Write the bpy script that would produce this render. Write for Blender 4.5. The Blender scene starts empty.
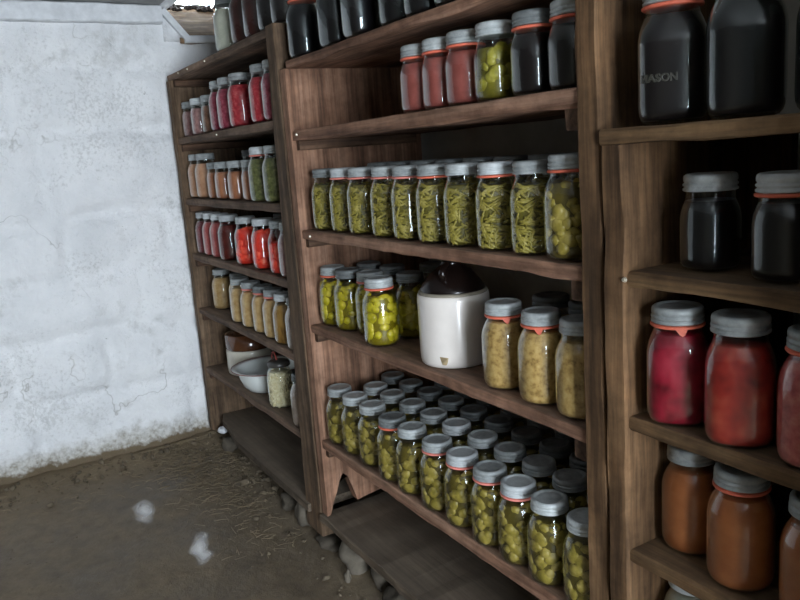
import bpy, bmesh, math, random
from mathutils import Vector, Matrix, noise
C = bpy.context.scene.collection
SC = bpy.context.scene
PI = math.pi

# ------------------------------------------------------------------ materials
def srgb(r, g, b):
    f = lambda c: (c/255/12.92) if c/255 <= .04045 else ((c/255+.055)/1.055)**2.4
    return (f(r), f(g), f(b), 1)

class NT:
    def __init__(s, name):
        s.m = bpy.data.materials.new(name); s.m.use_nodes = True
        s.t = s.m.node_tree; s.t.nodes.clear()
        s.out = s.t.nodes.new('ShaderNodeOutputMaterial')
    def n(s, typ, **kw):
        nd = s.t.nodes.new(typ)
        for k, v in kw.items():
            if k.startswith('i_'):
                key = k[2:]; key = int(key) if key.isdigit() else key.replace('_', ' ')
                nd.inputs[key].default_value = v
            else: setattr(nd, k, v)
        return nd
    def l(s, a, b): s.t.links.new(a, b)
    def ramp(s, fac, stops):
        r = s.n('ShaderNodeValToRGB'); e = r.color_ramp.elements
        while len(e) < len(stops): e.new(.5)
        for i, (p, c) in enumerate(stops): e[i].position = p; e[i].color = c
        s.l(fac, r.inputs[0]); return r.outputs[0]
    def noise(s, vec, scale, detail=4, rough=.55):
        n = s.n('ShaderNodeTexNoise'); n.inputs['Scale'].default_value = scale
        n.inputs['Detail'].default_value = detail; n.inputs['Roughness'].default_value = rough
        if vec is not None: s.l(vec, n.inputs['Vector'])
        return n.outputs[0]
    def coords(s, scale=(1, 1, 1)):
        tc = s.n('ShaderNodeTexCoord'); mp = s.n('ShaderNodeMapping'); mp.inputs['Scale'].default_value = scale
        s.l(tc.outputs['Object'], mp.inputs[0]); return mp.outputs[0]
    def mix(s, fac, a, b, mode='MIX'):
        m = s.n('ShaderNodeMix'); m.data_type = 'RGBA'; m.blend_type = mode
        for sock, v in ((m.inputs[0], fac), (m.inputs[6], a), (m.inputs[7], b)):
            if hasattr(v, 'links'): s.l(v, sock)
            else: sock.default_value = v
        return m.outputs[2]
    def bump(s, h, strength=.4, dist=.005):
        b = s.n('ShaderNodeBump'); b.inputs['Strength'].default_value = strength; b.inputs['Distance'].default_value = dist
        s.l(h, b.inputs['Height']); return b.outputs[0]
    def principled(s, col, rough=.6, metal=0, normal=None, spec=.5, **kw):
        p = s.n('ShaderNodeBsdfPrincipled')
        for k, v in (('Base Color', col), ('Roughness', rough), ('Metallic', metal), ('Specular IOR Level', spec)):
            if hasattr(v, 'links'): s.l(v, p.inputs[k])
            else: p.inputs[k].default_value = v
        if normal is not None: s.l(normal, p.inputs['Normal'])
        for k, v in kw.items(): p.inputs[k.replace('_', ' ')].default_value = v
        s.l(p.outputs[0], s.out.inputs[0]); return p

def wood(name, axis, dark, mid, light, rough=.8, dust=0.0):
    m = NT(name)
    sc = [26, 26, 26]; sc['xyz'.index(axis)] = 1.6
    v = m.coords(tuple(sc)); grain = m.noise(v, 1.0, 6, .62)
    sc2 = [110, 110, 110]; sc2['xyz'.index(axis)] = 5
    fine = m.noise(m.coords(tuple(sc2)), 1.0, 3, .6)
    blotch = m.noise(m.coords(), 5.5, 5, .6)
    col = m.ramp(grain, [(.28, dark), (.5, mid), (.72, light)])
    b2 = m.ramp(blotch, [(.3, (.45, .42, .40, 1)), (.55, (1, 1, 1, 1)), (.75, (1.25, 1.15, 1.1, 1))])
    col = m.mix(.75, col, b2, 'MULTIPLY')
    f2 = m.ramp(fine, [(.36, (.38, .36, .34, 1)), (.52, (1, 1, 1, 1)), (.68, (1.3, 1.26, 1.2, 1))])
    mot = m.ramp(m.noise(m.coords(), 21, 5, .7), [(.34, (.55, .53, .5, 1)), (.55, (1, 1, 1, 1)), (.72, (1.35, 1.3, 1.22, 1))])
    col = m.mix(.6, col, mot, 'MULTIPLY')
    col = m.mix(.5, col, f2, 'MULTIPLY')
    if dust:
        ge = m.n('ShaderNodeNewGeometry'); sx = m.n('ShaderNodeSeparateXYZ'); m.l(ge.outputs['Normal'], sx.inputs[0])
        d = m.ramp(sx.outputs[2], [(.75, (0, 0, 0, 1)), (.97, (dust, dust, dust, 1))])
        col = m.mix(d, col, srgb(118, 106, 92))
    nrm = m.bump(grain, .55, .004)
    m.principled(col, rough, normal=nrm, spec=.25)
    return m.m

WX = wood('brown_board_lengthwise', 'x', srgb(76, 53, 41), srgb(146, 110, 89), srgb(178, 142, 119), dust=.3)
WY = wood('brown_board_crosswise', 'y', srgb(48, 35, 27), srgb(90, 68, 53), srgb(122, 95, 76))
WZ = wood('brown_upright_timber', 'z', srgb(76, 53, 41), srgb(146, 110, 88), srgb(180, 142, 118))
WZL = wood('grey_brown_upright', 'z', srgb(54, 42, 31), srgb(106, 86, 67), srgb(136, 114, 92))
WXL = wood('grey_brown_board', 'x', srgb(60, 47, 38), srgb(116, 95, 79), srgb(148, 124, 106), dust=.3)
WZo = wood('ochre_upright_timber', 'z', srgb(50, 36, 23), srgb(106, 80, 55), srgb(142, 111, 80))
WXo = wood('ochre_board_lengthwise', 'x', srgb(50, 37, 23), srgb(104, 80, 55), srgb(138, 110, 78), dust=.2)
WF = wood('dusty_floor_board', 'x', srgb(62, 53, 44), srgb(100, 88, 74), srgb(126, 112, 96), dust=.5)
WS = wood('weathered_sill_wood', 'y', srgb(70, 55, 40), srgb(128, 104, 78), srgb(165, 140, 110))

def mk_white_wall():
    m = NT('whitewashed_stone'); v = m.coords()
    a = m.noise(v, 3.2, 6, .62); b = m.noise(v, 17, 6, .68); c = m.noise(v, 60, 3, .6)
    col = m.ramp(a, [(.3, srgb(226, 227, 228)), (.55, srgb(242, 242, 242)), (.8, srgb(247, 247, 246))])
    patch = m.n('ShaderNodeMath', operation='MULTIPLY'); m.l(m.noise(v, 2.1, 3, .6), patch.inputs[0]); m.l(b, patch.inputs[1])
    pm = m.ramp(patch.outputs[0], [(.30, (0, 0, 0, 1)), (.42, (.55, .55, .55, 1))])
    col = m.mix(pm, col, srgb(196, 195, 192))
    spots = m.ramp(m.noise(v, 26, 5, .75), [(.69, (0, 0, 0, 1)), (.74, (.8, .8, .8, 1))])
    col = m.mix(spots, col, srgb(140, 136, 128))
    # worn specks on the stone faces and hair cracks in the wash
    sp = m.n('ShaderNodeMath', operation='MULTIPLY'); m.l(m.noise(v, 75, 4, .7), sp.inputs[0]); m.l(m.noise(v, 2.6, 4, .6), sp.inputs[1])
    col = m.mix(m.ramp(sp.outputs[0], [(.31, (0, 0, 0, 1)), (.40, (.34, .34, .34, 1))]), col, srgb(168, 167, 163))
    cr = m.n('ShaderNodeMath', operation='SUBTRACT'); m.l(m.noise(v, 1.7, 5, .55), cr.inputs[0]); cr.inputs[1].default_value = .52
    ab = m.n('ShaderNodeMath', operation='ABSOLUTE'); m.l(cr.outputs[0], ab.inputs[0])
    ck = m.ramp(ab.outputs[0], [(0, (1, 1, 1, 1)), (.0045, (0, 0, 0, 1))])
    ck = m.mix(1.0, ck, m.ramp(m.noise(v, 3.5, 3, .5), [(.5, (0, 0, 0, 1)), (.62, (.6, .6, .6, 1))]), 'MULTIPLY')
    col = m.mix(ck, col, srgb(150, 146, 138))
    # damp dirt stain along the foot of the wall
    sx = m.n('ShaderNodeSeparateXYZ'); m.l(v, sx.inputs[0])
    add = m.n('ShaderNodeMath', operation='MULTIPLY_ADD'); m.l(b, add.inputs[0]); add.inputs[1].default_value = -.15
    m.l(sx.outputs[2], add.inputs[2])
    st = m.ramp(add.outputs[0], [(.0, (.9, .9, .9, 1)), (.07, (0, 0, 0, 1))])
    col = m.mix(st, col, m.ramp(c, [(.35, srgb(146, 138, 122)), (.62, srgb(206, 203, 196))]))
    a2 = m.n('ShaderNodeMath', operation='MULTIPLY_ADD'); m.l(b, a2.inputs[0]); a2.inputs[1].default_value = -.09; m.l(sx.outputs[2], a2.inputs[2])
    col = m.mix(m.ramp(a2.outputs[0], [(.0, (1, 1, 1, 1)), (.02, (0, 0, 0, 1))]), col, srgb(112, 98, 78))
    h = m.n('ShaderNodeMath', operation='MULTIPLY_ADD'); m.l(c, h.inputs[0]); h.inputs[1].default_value = .35; m.l(b, h.inputs[2])
    m.principled(col, .85, normal=m.bump(h.outputs[0], .9, .016), spec=.2)
    return m.m
WALL = mk_white_wall()

def plain(name, col, rough=.6, metal=0, var=.25, scale=20, bump=0, spec=.5, coat=0, dark=None):
    m = NT(name); v = m.coords(); n = m.noise(v, scale, 4, .6)
    d = dark or tuple(c*(1-var) for c in col[:3])+(1,)
    c = m.ramp(n, [(.32, d), (.66, tuple(min(1, x*(1+var*.5)) for x in col[:3])+(1,))])
    nr = m.bump(n, bump, .004) if bump else None
    m.principled(c, rough, metal, nr, spec, **({'Coat_Weight': coat, 'Coat_Roughness': .05} if coat else {}))
    return m.m

GREYWALL = plain('grey_cellar_plaster', srgb(192, 188, 176), .9, var=.2, scale=7, bump=.6, spec=.15)
DARKWALL = plain('fill_cutting_dark_plaster', srgb(88, 83, 75), .9, var=.2, scale=7, bump=.5, spec=.15)  # unseen walls coloured dark to cut bounce light and grey jar reflections
CEIL = plain('grey_ceiling_boards', srgb(172, 172, 172), .9, var=.15, scale=9, bump=.4, spec=.15)
WHITEPAINT = plain('old_white_paint', srgb(222, 224, 226), .7, var=.14, scale=24, bump=.3, spec=.3)

def mk_floor():
    m = NT('damp_dirt_floor'); v = m.coords()
    a = m.noise(v, 2.6, 6, .62); b = m.noise(v, 22, 6, .7); c = m.noise(v, 90, 3, .65)
    col = m.ramp(a, [(.3, srgb(94, 83, 68)), (.52, srgb(118, 105, 86)), (.75, srgb(134, 119, 97))])
    col = m.mix(.6, col, m.ramp(b, [(.32, (.55, .53, .5, 1)), (.6, (1.1, 1.08, 1.05, 1))]), 'MULTIPLY')
    # dry strawy margin along the shelf and wall foot
    sx = m.n('ShaderNodeSeparateXYZ'); m.l(v, sx.inputs[0])
    mr = m.n('ShaderNodeMapRange'); m.l(sx.outputs[0], mr.inputs[0])
    for k_, q_ in zip((1, 2, 3, 4), (-3.25, -2.85, 1, 0)): mr.inputs[k_].default_value = q_
    mg = m.n('ShaderNodeMath', operation='MULTIPLY'); m.l(mr.outputs[0], mg.inputs[0]); m.l(b, mg.inputs[1])
    col = m.mix(m.ramp(mg.outputs[0], [(.08, (0, 0, 0, 1)), (.4, (.5, .5, .5, 1))]), col, srgb(128, 111, 86))
    chips = m.ramp(c, [(.6, (0, 0, 0, 1)), (.7, (.5, .5, .5, 1))])
    col = m.mix(chips, col, srgb(120, 106, 84))
    rg = m.ramp(a, [(.35, (.42, .42, .42, 1)), (.6, (.75, .75, .75, 1))])
    h = m.n('ShaderNodeMath', operation='MULTIPLY_ADD'); m.l(c, h.inputs[0]); h.inputs[1].default_value = .3; m.l(b, h.inputs[2])
    # two wet spots that shine
    mask = None
    dn = m.n('ShaderNodeTexNoise'); dn.inputs['Scale'].default_value = 11; dn.inputs['Detail'].default_value = 2; m.l(v, dn.inputs['Vector'])
    dv = m.n('ShaderNodeVectorMath', operation='MULTIPLY_ADD'); m.l(dn.outputs[1], dv.inputs[0])
    dv.inputs[1].default_value = (.09, .06, 0); m.l(v, dv.inputs[2])
    dw = m.n('ShaderNodeVectorMath', operation='SUBTRACT'); m.l(dv.outputs[0], dw.inputs[0]); dw.inputs[1].default_value = (.045, .03, 0)
    for (cx, cy, a_, b_, rot) in ((-2.72, -.41, .12, .042, -.14), (-2.31, -.325, .12, .036, -.22)):
        mp = m.n('ShaderNodeMapping'); mp.vector_type = 'TEXTURE'
        mp.inputs['Location'].default_value = (cx, cy, 0); mp.inputs['Rotation'].default_value = (0, 0, rot); mp.inputs['Scale'].default_value = (a_, b_, .3)
        m.l(dw.outputs[0], mp.inputs[0]); gr = m.n('ShaderNodeTexGradient'); gr.gradient_type = 'SPHERICAL'; m.l(mp.outputs[0], gr.inputs[0])
        o_ = m.ramp(gr.outputs[1], [(0, (0, 0, 0, 1)), (.4, (.5, .5, .5, 1)), (1, (1, 1, 1, 1))])
        if mask is None: mask = o_
        else: mask = m.mix(1.0, mask, o_, 'ADD')
    pr = m.principled(col, rg, normal=m.bump(h.outputs[0], .5, .01), spec=.35, Coat_Roughness=.12, Coat_IOR=9)
    m.l(mask, pr.inputs['Coat Weight'])
    return m.m
FLOOR = mk_floor()

def mk_glass(name, tint, rough=.02, base=.045):
    m = NT(name)
    lw = m.n('ShaderNodeLayerWeight'); lw.inputs['Blend'].default_value = .5
    pw = m.n('ShaderNodeMath', operation='POWER'); m.l(lw.outputs['Facing'], pw.inputs[0]); pw.inputs[1].default_value = 2.7
    ma = m.n('ShaderNodeMath', operation='MULTIPLY_ADD'); m.l(pw.outputs[0], ma.inputs[0])
    ma.inputs[1].default_value = .95; ma.inputs[2].default_value = base; ma.use_clamp = True
    v = m.coords(); nr = m.bump(m.noise(v, 38, 2, .5), .14, .004)
    t = m.n('ShaderNodeBsdfTransparent'); t.inputs[0].default_value = tint
    g = m.n('ShaderNodeBsdfGlossy'); g.inputs['Roughness'].default_value = rough; g.inputs[0].default_value = (.96, 1, .99, 1)
    m.l(nr, g.inputs['Normal'])
    mx = m.n('ShaderNodeMixShader'); m.l(ma.outputs[0], mx.inputs[0]); m.l(t.outputs[0], mx.inputs[1]); m.l(g.outputs[0], mx.inputs[2])
    m.l(mx.outputs[0], m.out.inputs[0]); return m.m
GLASS = mk_glass('clear_jar_glass', (.93, .95, .93, 1), .04, .038)
GLASSB = mk_glass('bluish_jar_glass', (.86, .93, .93, 1), .05, .045)

def mk_zinc(name, base, light, metal=.35, rough=.55):
    m = NT(name); v = m.coords()
    oi = m.n('ShaderNodeObjectInfo')
    n = m.n('ShaderNodeTexNoise'); n.noise_dimensions = '4D'; n.inputs['Scale'].default_value = 46; n.inputs['Detail'].default_value = 5
    n.inputs['Roughness'].default_value = .65
    ml = m.n('ShaderNodeMath', operation='MULTIPLY'); m.l(oi.outputs['Random'], ml.inputs[0]); ml.inputs[1].default_value = 40
    m.l(v, n.inputs['Vector']); m.l(ml.outputs[0], n.inputs['W'])
    col = m.ramp(n.outputs[0], [(.3, base), (.7, light)])
    tone = m.ramp(oi.outputs['Random'], [(0, (.72, .72, .72, 1)), (1, (1.08, 1.08, 1.08, 1))])
    col = m.mix(1.0, col, tone, 'MULTIPLY')
    m.principled(col, rough, metal, m.bump(n.outputs[0], .15, .002), .5); return m.m
ZINC = mk_zinc('dull_zinc', srgb(144, 149, 148), srgb(196, 201, 200), .25)
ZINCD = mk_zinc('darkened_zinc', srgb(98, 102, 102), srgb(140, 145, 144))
ZINCW = mk_zinc('whitened_zinc', srgb(180, 185, 186), srgb(216, 220, 220), .1, .6)
RUBBER = plain('orange_red_rubber', srgb(220, 108, 82), .6, var=.2, scale=60)
RUBBERP = plain('faded_pink_rubber', srgb(224, 132, 118), .65, var=.2, scale=60)

def mk_fill(name, cols, scale=60, rough=.4, bump=.25, detail=4, kind='noise', stretch=(1, 1, 1)):
    """preserve contents: cols dark->light"""
    m = NT(name); v = m.coords(stretch)
    oi = m.n('ShaderNodeObjectInfo'); ad = m.n('ShaderNodeVectorMath', operation='ADD')
    cm = m.n('ShaderNodeCombineXYZ'); ml = m.n('ShaderNodeMath', operation='MULTIPLY'); m.l(oi.outputs['Random'], ml.inputs[0]); ml.inputs[1].default_value = 7
    m.l(ml.outputs[0], cm.inputs[0]); m.l(ml.outputs[0], cm.inputs[2]); m.l(v, ad.inputs[0]); m.l(cm.outputs[0], ad.inputs[1])
    n = m.noise(ad.outputs[0], scale, detail, .6)
    k = len(cols); col = m.ramp(n, [(.28+.46*i/(k-1), c) for i, c in enumerate(cols)])
    m.principled(col, rough, normal=m.bump(n, bump, .004) if bump else None, spec=.4); return m.m

F = {}
F['bean_liquid'] = mk_fill('bean_brine', [srgb(74, 66, 22), srgb(104, 94, 36)], 40)
F['bean_pod'] = mk_fill('green_bean_pods', [srgb(98, 86, 32), srgb(140, 126, 54), srgb(168, 152, 86)], 55)
F['pickle_liquid'] = mk_fill('pickle_brine', [srgb(66, 56, 18), srgb(98, 84, 32)], 40)
F['pickle'] = mk_fill('pickle_slices', [srgb(110, 97, 36), srgb(146, 128, 56), srgb(172, 152, 86)], 45)
F['bright_liquid'] = mk_fill('bright_pickle_brine', [srgb(92, 80, 8), srgb(132, 116, 16)], 40)
F['bright'] = mk_fill('bright_pickle_chunks', [srgb(140, 128, 18), srgb(182, 166, 34), srgb(204, 184, 70)], 45)
F['olive_liquid'] = mk_fill('olive_brine', [srgb(84, 76, 18), srgb(122, 112, 34)], 40)
F['olive'] = mk_fill('olive_chunks', [srgb(108, 100, 30), srgb(150, 140, 50), srgb(178, 166, 80)], 45)
F['green'] = mk_fill('leafy_green_preserve', [srgb(60, 60, 32), srgb(98, 100, 58), srgb(138, 134, 90)], 75, bump=.5)
F['sauce'] = mk_fill('pale_apple_sauce', [srgb(172, 134, 84), srgb(196, 160, 110), srgb(208, 180, 132)], 55)
F['saucespeck'] = mk_fill('speckled_apple_sauce', [srgb(122, 90, 46), srgb(182, 148, 90), srgb(200, 170, 114)], 85)
F['amber'] = mk_fill('amber_preserve', [srgb(92, 62, 26), srgb(150, 112, 56), srgb(168, 134, 80)], 45, stretch=(1, 1, .3))
F['mauve'] = mk_fill('dusky_mauve_fruit', [srgb(120, 80, 80), srgb(158, 116, 114), srgb(176, 140, 132)], 70)
F['brownfruit'] = mk_fill('brown_fruit', [srgb(92, 64, 50), srgb(144, 104, 86)], 50)
F['rasp'] = mk_fill('raspberry_fruit', [srgb(112, 30, 48), srgb(152, 58, 78), srgb(182, 106, 116)], 60, bump=.4)
F['redfruit'] = mk_fill('streaky_red_fruit', [srgb(124, 24, 36), srgb(170, 48, 58), srgb(194, 98, 96)], 70, bump=.4)
F['peach'] = mk_fill('peach_puree', [srgb(176, 126, 98), srgb(204, 158, 126)], 40)
F['orangebrown'] = mk_fill('orange_brown_puree', [srgb(152, 94, 66), srgb(184, 126, 92)], 40)
F['pinkred'] = mk_fill('pink_red_puree', [srgb(160, 70, 70), srgb(188, 96, 92)], 40)
F['plum'] = mk_fill('dark_plum_fruit', [srgb(98, 40, 48), srgb(136, 66, 70)], 40)
F['darkred'] = mk_fill('dark_red_juice', [srgb(60, 18, 16), srgb(98, 36, 28)], 20, bump=0)
F['tomato_liquid'] = mk_fill('tomato_juice', [srgb(196, 36, 24), srgb(222, 62, 44)], 40)
F['tomato'] = mk_fill('tomato_chunks', [srgb(200, 40, 26), srgb(232, 72, 52), srgb(238, 118, 90)], 45)
F['rust'] = mk_fill('rust_red_sauce', [srgb(128, 62, 56), srgb(158, 86, 78)], 35)
F['black'] = mk_fill('black_grape_juice', [srgb(16, 12, 14), srgb(26, 20, 22)], 20, rough=.3, bump=0)
F['blackred'] = mk_fill('dark_berry_juice', [srgb(44, 16, 14), srgb(62, 26, 22)], 20, rough=.3, bump=0)
F['cream'] = mk_fill('pale_cream_filling', [srgb(170, 168, 152), srgb(196, 194, 180)], 25)
F['crimson_liquid'] = mk_fill('crimson_syrup', [srgb(110, 8, 26), srgb(146, 22, 42)], 40)
F['crimson'] = mk_fill('crimson_beet_slices', [srgb(96, 8, 24), srgb(140, 20, 42), srgb(160, 40, 58)], 26, bump=.5, detail=2)
F['brick_liquid'] = mk_fill('brick_red_syrup', [srgb(112, 18, 14), srgb(146, 38, 28)], 40)
F['brick'] = mk_fill('brick_red_fruit', [srgb(104, 20, 18), srgb(150, 42, 34), srgb(184, 84, 64)], 24, bump=.6, detail=2)
F['rose'] = mk_fill('rosy_fruit', [srgb(134, 40, 50), srgb(184, 90, 88), srgb(206, 130, 118)], 45)
F['butter'] = mk_fill('brown_apple_butter', [srgb(150, 84, 46), srgb(176, 106, 62)], 30)
F['kernel'] = mk_fill('popcorn_kernel', [srgb(204, 188, 144), srgb(240, 232, 204)], 90, rough=.5)
F['paleflour'] = mk_fill('pale_pink_filling', [srgb(150, 128, 120), srgb(190, 172, 162)], 40)

STONEWHITE = plain('white_salt_glaze', srgb(222, 214, 206), .3, var=.07, scale=14, spec=.5, coat=.4)
STONECREAM = plain('cream_glaze', srgb(206, 200, 184), .35, var=.08, scale=14, spec=.5, coat=.3)
BROWNGLAZE = plain('dark_brown_glaze', srgb(22, 14, 12), .24, var=.3, scale=12, spec=.4)
BROWNGLAZE2 = plain('brown_glaze', srgb(84, 52, 32), .18, var=.3, scale=12, spec=.6, coat=.5)
CHIP = plain('bare_clay', srgb(178, 158, 122), .9, var=.2, scale=60)
RIMGREY = plain('grey_clay_edge', srgb(140, 132, 116), .7, var=.2, scale=40)
ENAMEL = plain('white_enamel', srgb(214, 218, 214), .25, var=.05, scale=10, spec=.5, coat=.4)
ENAMELRED = plain('worn_red_enamel', srgb(120, 66, 58), .4, var=.3, scale=40)
ROCK = plain('field_stone', srgb(112, 104, 92), .9, var=.35, scale=22, bump=.6, spec=.2)
ROCKD = plain('dark_field_stone', srgb(84, 77, 67), .9, var=.35, scale=22, bump=.6, spec=.2)
STRAW = plain('dry_straw', srgb(138, 122, 96), .8, var=.35, scale=9)
GRAVEL = plain('dirt_crumbs', srgb(104, 92, 74), .9, var=.4, scale=15)
LEAF = plain('green_leaf', srgb(96, 128, 70), .6, var=.4, scale=6)
LITTER = plain('dark_leaf_litter', srgb(52, 42, 36), .9, var=.4, scale=30)
NAIL = plain('bright_nail_head', srgb(190, 180, 160), .4, .5, var=.2)
DARKLID = plain('dark_grey_glass_lid', srgb(70, 68, 64), .3, var=.2, spec=.5)
REDSTRIP = plain('dull_red_rubber', srgb(150, 66, 56), .6, var=.2)

# ------------------------------------------------------------------ mesh helpers
def mesh(name, bm, mats, parent=None, smooth=False, loc=None):
    me = bpy.data.meshes.new(name); 
    bmesh.ops.recalc_face_normals(bm, faces=bm.faces)
    bm.to_mesh(me); bm.free()
    for m in (mats if isinstance(mats, (list, tuple)) else [mats]): me.materials.append(m)
    if smooth:
        for p in me.polygons: p.use_smooth = True
    o = bpy.data.objects.new(name, me); C.objects.link(o)
    if parent: o.parent = parent
    if loc: o.location = loc
    return o
def tag(o, label, cat, group=None, kind=None):
    o['label'] = label; o['category'] = cat
    if group: o['group'] = group
    if kind: o['kind'] = kind
    return o
def thing(name, label, cat, loc=(0, 0, 0), rz=0, group=None):
    o = bpy.data.objects.new(name, None); o.empty_display_size = .05; C.objects.link(o)
    o.location = loc; o.rotation_euler = (0, 0, rz)
    return tag(o, label, cat, group)
def struct(o): o['kind'] = 'structure'; return o

def superf(th, n): return (abs(math.cos(th))**n+abs(math.sin(th))**n)**(-1/n)
def lathe(bm, prof, seg=40, sq=None, cap0=True, cap1=True, mi=0, th0=0, smooth=True):
    """prof: (r, z[, squareness])"""
    rings = []
    for p in prof:
        r, z = p[0], p[1]; q = p[2] if len(p) > 2 else 0
        ring = []
        for i in range(seg):
            a = 2*PI*i/seg+th0
            k = 1+q*(superf(a, 3)*.955-1)
            ring.append(bm.verts.new((r*k*math.cos(a), r*k*math.sin(a), z)))
        rings.append(ring)
    fs = []
    for a, b in zip(rings, rings[1:]):
        for i in range(seg):
            f = bm.faces.new((a[i], a[(i+1) % seg], b[(i+1) % seg], b[i])); fs.append(f)
    if cap0: fs.append(bm.faces.new(rings[0][::-1]))
    if cap1: fs.append(bm.faces.new(rings[-1]))
    for f in fs: f.material_index = mi; f.smooth = smooth
    return rings
def tube(bm, pts, rad, seg=6, taper=None, mi=0):
    rings = []
    for i, p in enumerate(pts):
        p = Vector(p); a = Vector(pts[max(0, i-1)]); b = Vector(pts[min(len(pts)-1, i+1)])
        t = (b-a).normalized(); up = Vector((0, 0, 1)) if abs(t.z) < .9 else Vector((1, 0, 0))
        u = t.cross(up).normalized(); v = t.cross(u)
        r = rad*(taper[i] if taper else 1)
        rings.append([bm.verts.new(p+r*(u*math.cos(2*PI*k/seg)+v*math.sin(2*PI*k/seg))) for k in range(seg)])
    for a, b in zip(rings, rings[1:]):
        for k in range(seg):
            f = bm.faces.new((a[k], a[(k+1) % seg], b[(k+1) % seg], b[k])); f.material_index = mi; f.smooth = True
    for ring in (rings[0][::-1], rings[-1]):
        f = bm.faces.new(ring); f.material_index = mi
def blob(bm, loc, size, rnd, sub=1, mi=0, rough=.15, rot=None):
    ret = bmesh.ops.create_icosphere(bm, subdivisions=sub, radius=1)
    R = Matrix.Rotation(rnd.uniform(0, 6.3), 3, 'Z') @ Matrix.Rotation(rnd.uniform(0, 6.3), 3, 'X')
    if rot is not None: R = rot
    off = Vector((rnd.uniform(0, 50),)*3)
    for v in ret['verts']:
        k = 1+rough*noise.noise(v.co*1.3+off)*2
        v.co = R @ Vector((v.co.x*size[0]*k, v.co.y*size[1]*k, v.co.z*size[2]*k))+Vector(loc)
    for f in {f for v in ret['verts'] for f in v.link_faces}: f.material_index = mi; f.smooth = True

def board(bm, a, b, axis, ch=.003, jit=.0022, sag=0, step=.035, seed=0, flat=False):
    """rough sawn board between corners a and b, lofted along axis"""
    ax = 'xyz'.index(axis); o = [i for i in range(3) if i != ax]
    L0, L1 = a[ax], b[ax]; n = max(3, int(abs(L1-L0)/step))
    p0, p1, q0, q1 = a[o[0]], b[o[0]], a[o[1]], b[o[1]]
    cs = [(p0+ch, q0), (p1-ch, q0), (p1, q0+ch), (p1, q1-ch), (p1-ch, q1), (p0+ch, q1), (p0, q1-ch), (p0, q0+ch)]
    rings = []
    for i in range(n+1):
        t = i/n; c = L0+(L1-L0)*t; ring = []
        for k, (p, q) in enumerate(cs):
            w = Vector((c*7+seed*3.1, p*9+k*.13, q*9+seed))
            dp = jit*noise.noise(w*1.0)*1.5+jit*.6*noise.noise(w*4); dq = jit*noise.noise(w+Vector((9, 3, 7)))*1.5+jit*.6*noise.noise(w*4+Vector((2, 5, 1)))
            co = [0, 0, 0]; co[ax] = c; co[o[0]] = p+dp; co[o[1]] = q+dq
            if flat and k in (3, 4, 5, 6): co[o[1]] = q-abs(dq)*.5
            if sag: co[2] -= sag*4*t*(1-t)
            ring.append(bm.verts.new(co))
        rings.append(ring)
    for r1, r2 in zip(rings, rings[1:]):
        for k in range(8): bm.faces.new((r1[k], r1[(k+1) % 8], r2[(k+1) % 8], r2[k]))
    bm.faces.new(rings[0][::-1]); bm.faces.new(rings[-1])
def prism(bm, poly, fn, d0, d1):
    """polygon of 2-D points extruded; fn(u, v, d) -> xyz"""
    A = [bm.verts.new(fn(u, v, d0)) for u, v in poly]; B = [bm.verts.new(fn(u, v, d1)) for u, v in poly]
    n = len(poly); bm.faces.new(A[::-1]); bm.faces.new(B)
    for i in range(n): bm.faces.new((A[i], A[(i+1) % n], B[(i+1) % n], B[i]))

# ------------------------------------------------------------------ room
XW, YB, XR, YF, ZC = -3.275, .46, 1.95, -2.7, 1.98
def fbm(v, o=4): return noise.fractal(v, 1.0, 2.0, o, noise_basis='PERLIN_ORIGINAL')
COURSES = [-.1, .30, .56, .80, 1.03, 1.37, 1.62, 1.84, 2.2]
_r = random.Random(5)
JOINTS = []
for i in range(len(COURSES)-1):
    y = -2.9+_r.uniform(0, .3); js = [y]
    while y < .8: y += _r.uniform(.32, .75); js.append(y)
    JOINTS.append(js)
def wall_bump(y, z):
    zz = z+.035*noise.noise(Vector((y*2.2, z*1.1, 3)))
    yy = y+.035*noise.noise(Vector((y*2.2, z*2.5, 8)))
    d = 1
    for i in range(len(COURSES)-1):
        if COURSES[i] <= zz < COURSES[i+1]:
            d = min(zz-COURSES[i], COURSES[i+1]-zz)
            for j in JOINTS[i]: d = min(d, abs(yy-j))
    p = min(1, d/.055); p = p*p*(3-2*p)
    return .024*p+.020*fbm(Vector((y*3, z*3, 1)))+.010*fbm(Vector((y*13, z*13, 5)))+.004*fbm(Vector((y*34, z*34, 9)), 2)-.018
def wall_patch(bm, ys, zs, mask=None):
    g = [[bm.verts.new((XW+wall_bump(y, z), y, z)) for z in zs] for y in ys]
    for i in range(len(ys)-1):
        for j in range(len(zs)-1): bm.faces.new((g[i][j], g[i+1][j], g[i+1][j+1], g[i][j+1]))
def rng(a, b, s): n = max(1, round((b-a)/s)); return [a+(b-a)*i/n for i in range(n+1)]
bm = bmesh.new()
wall_patch(bm, rng(YF-.1, .02, .018), rng(-.05, ZC+.05, .018))
wall_patch(bm, rng(.02, .5, .02), rng(-.05, 1.735, .02))
wall_patch(bm, rng(.40, .5, .02), rng(1.735, ZC+.05, .02))
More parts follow.
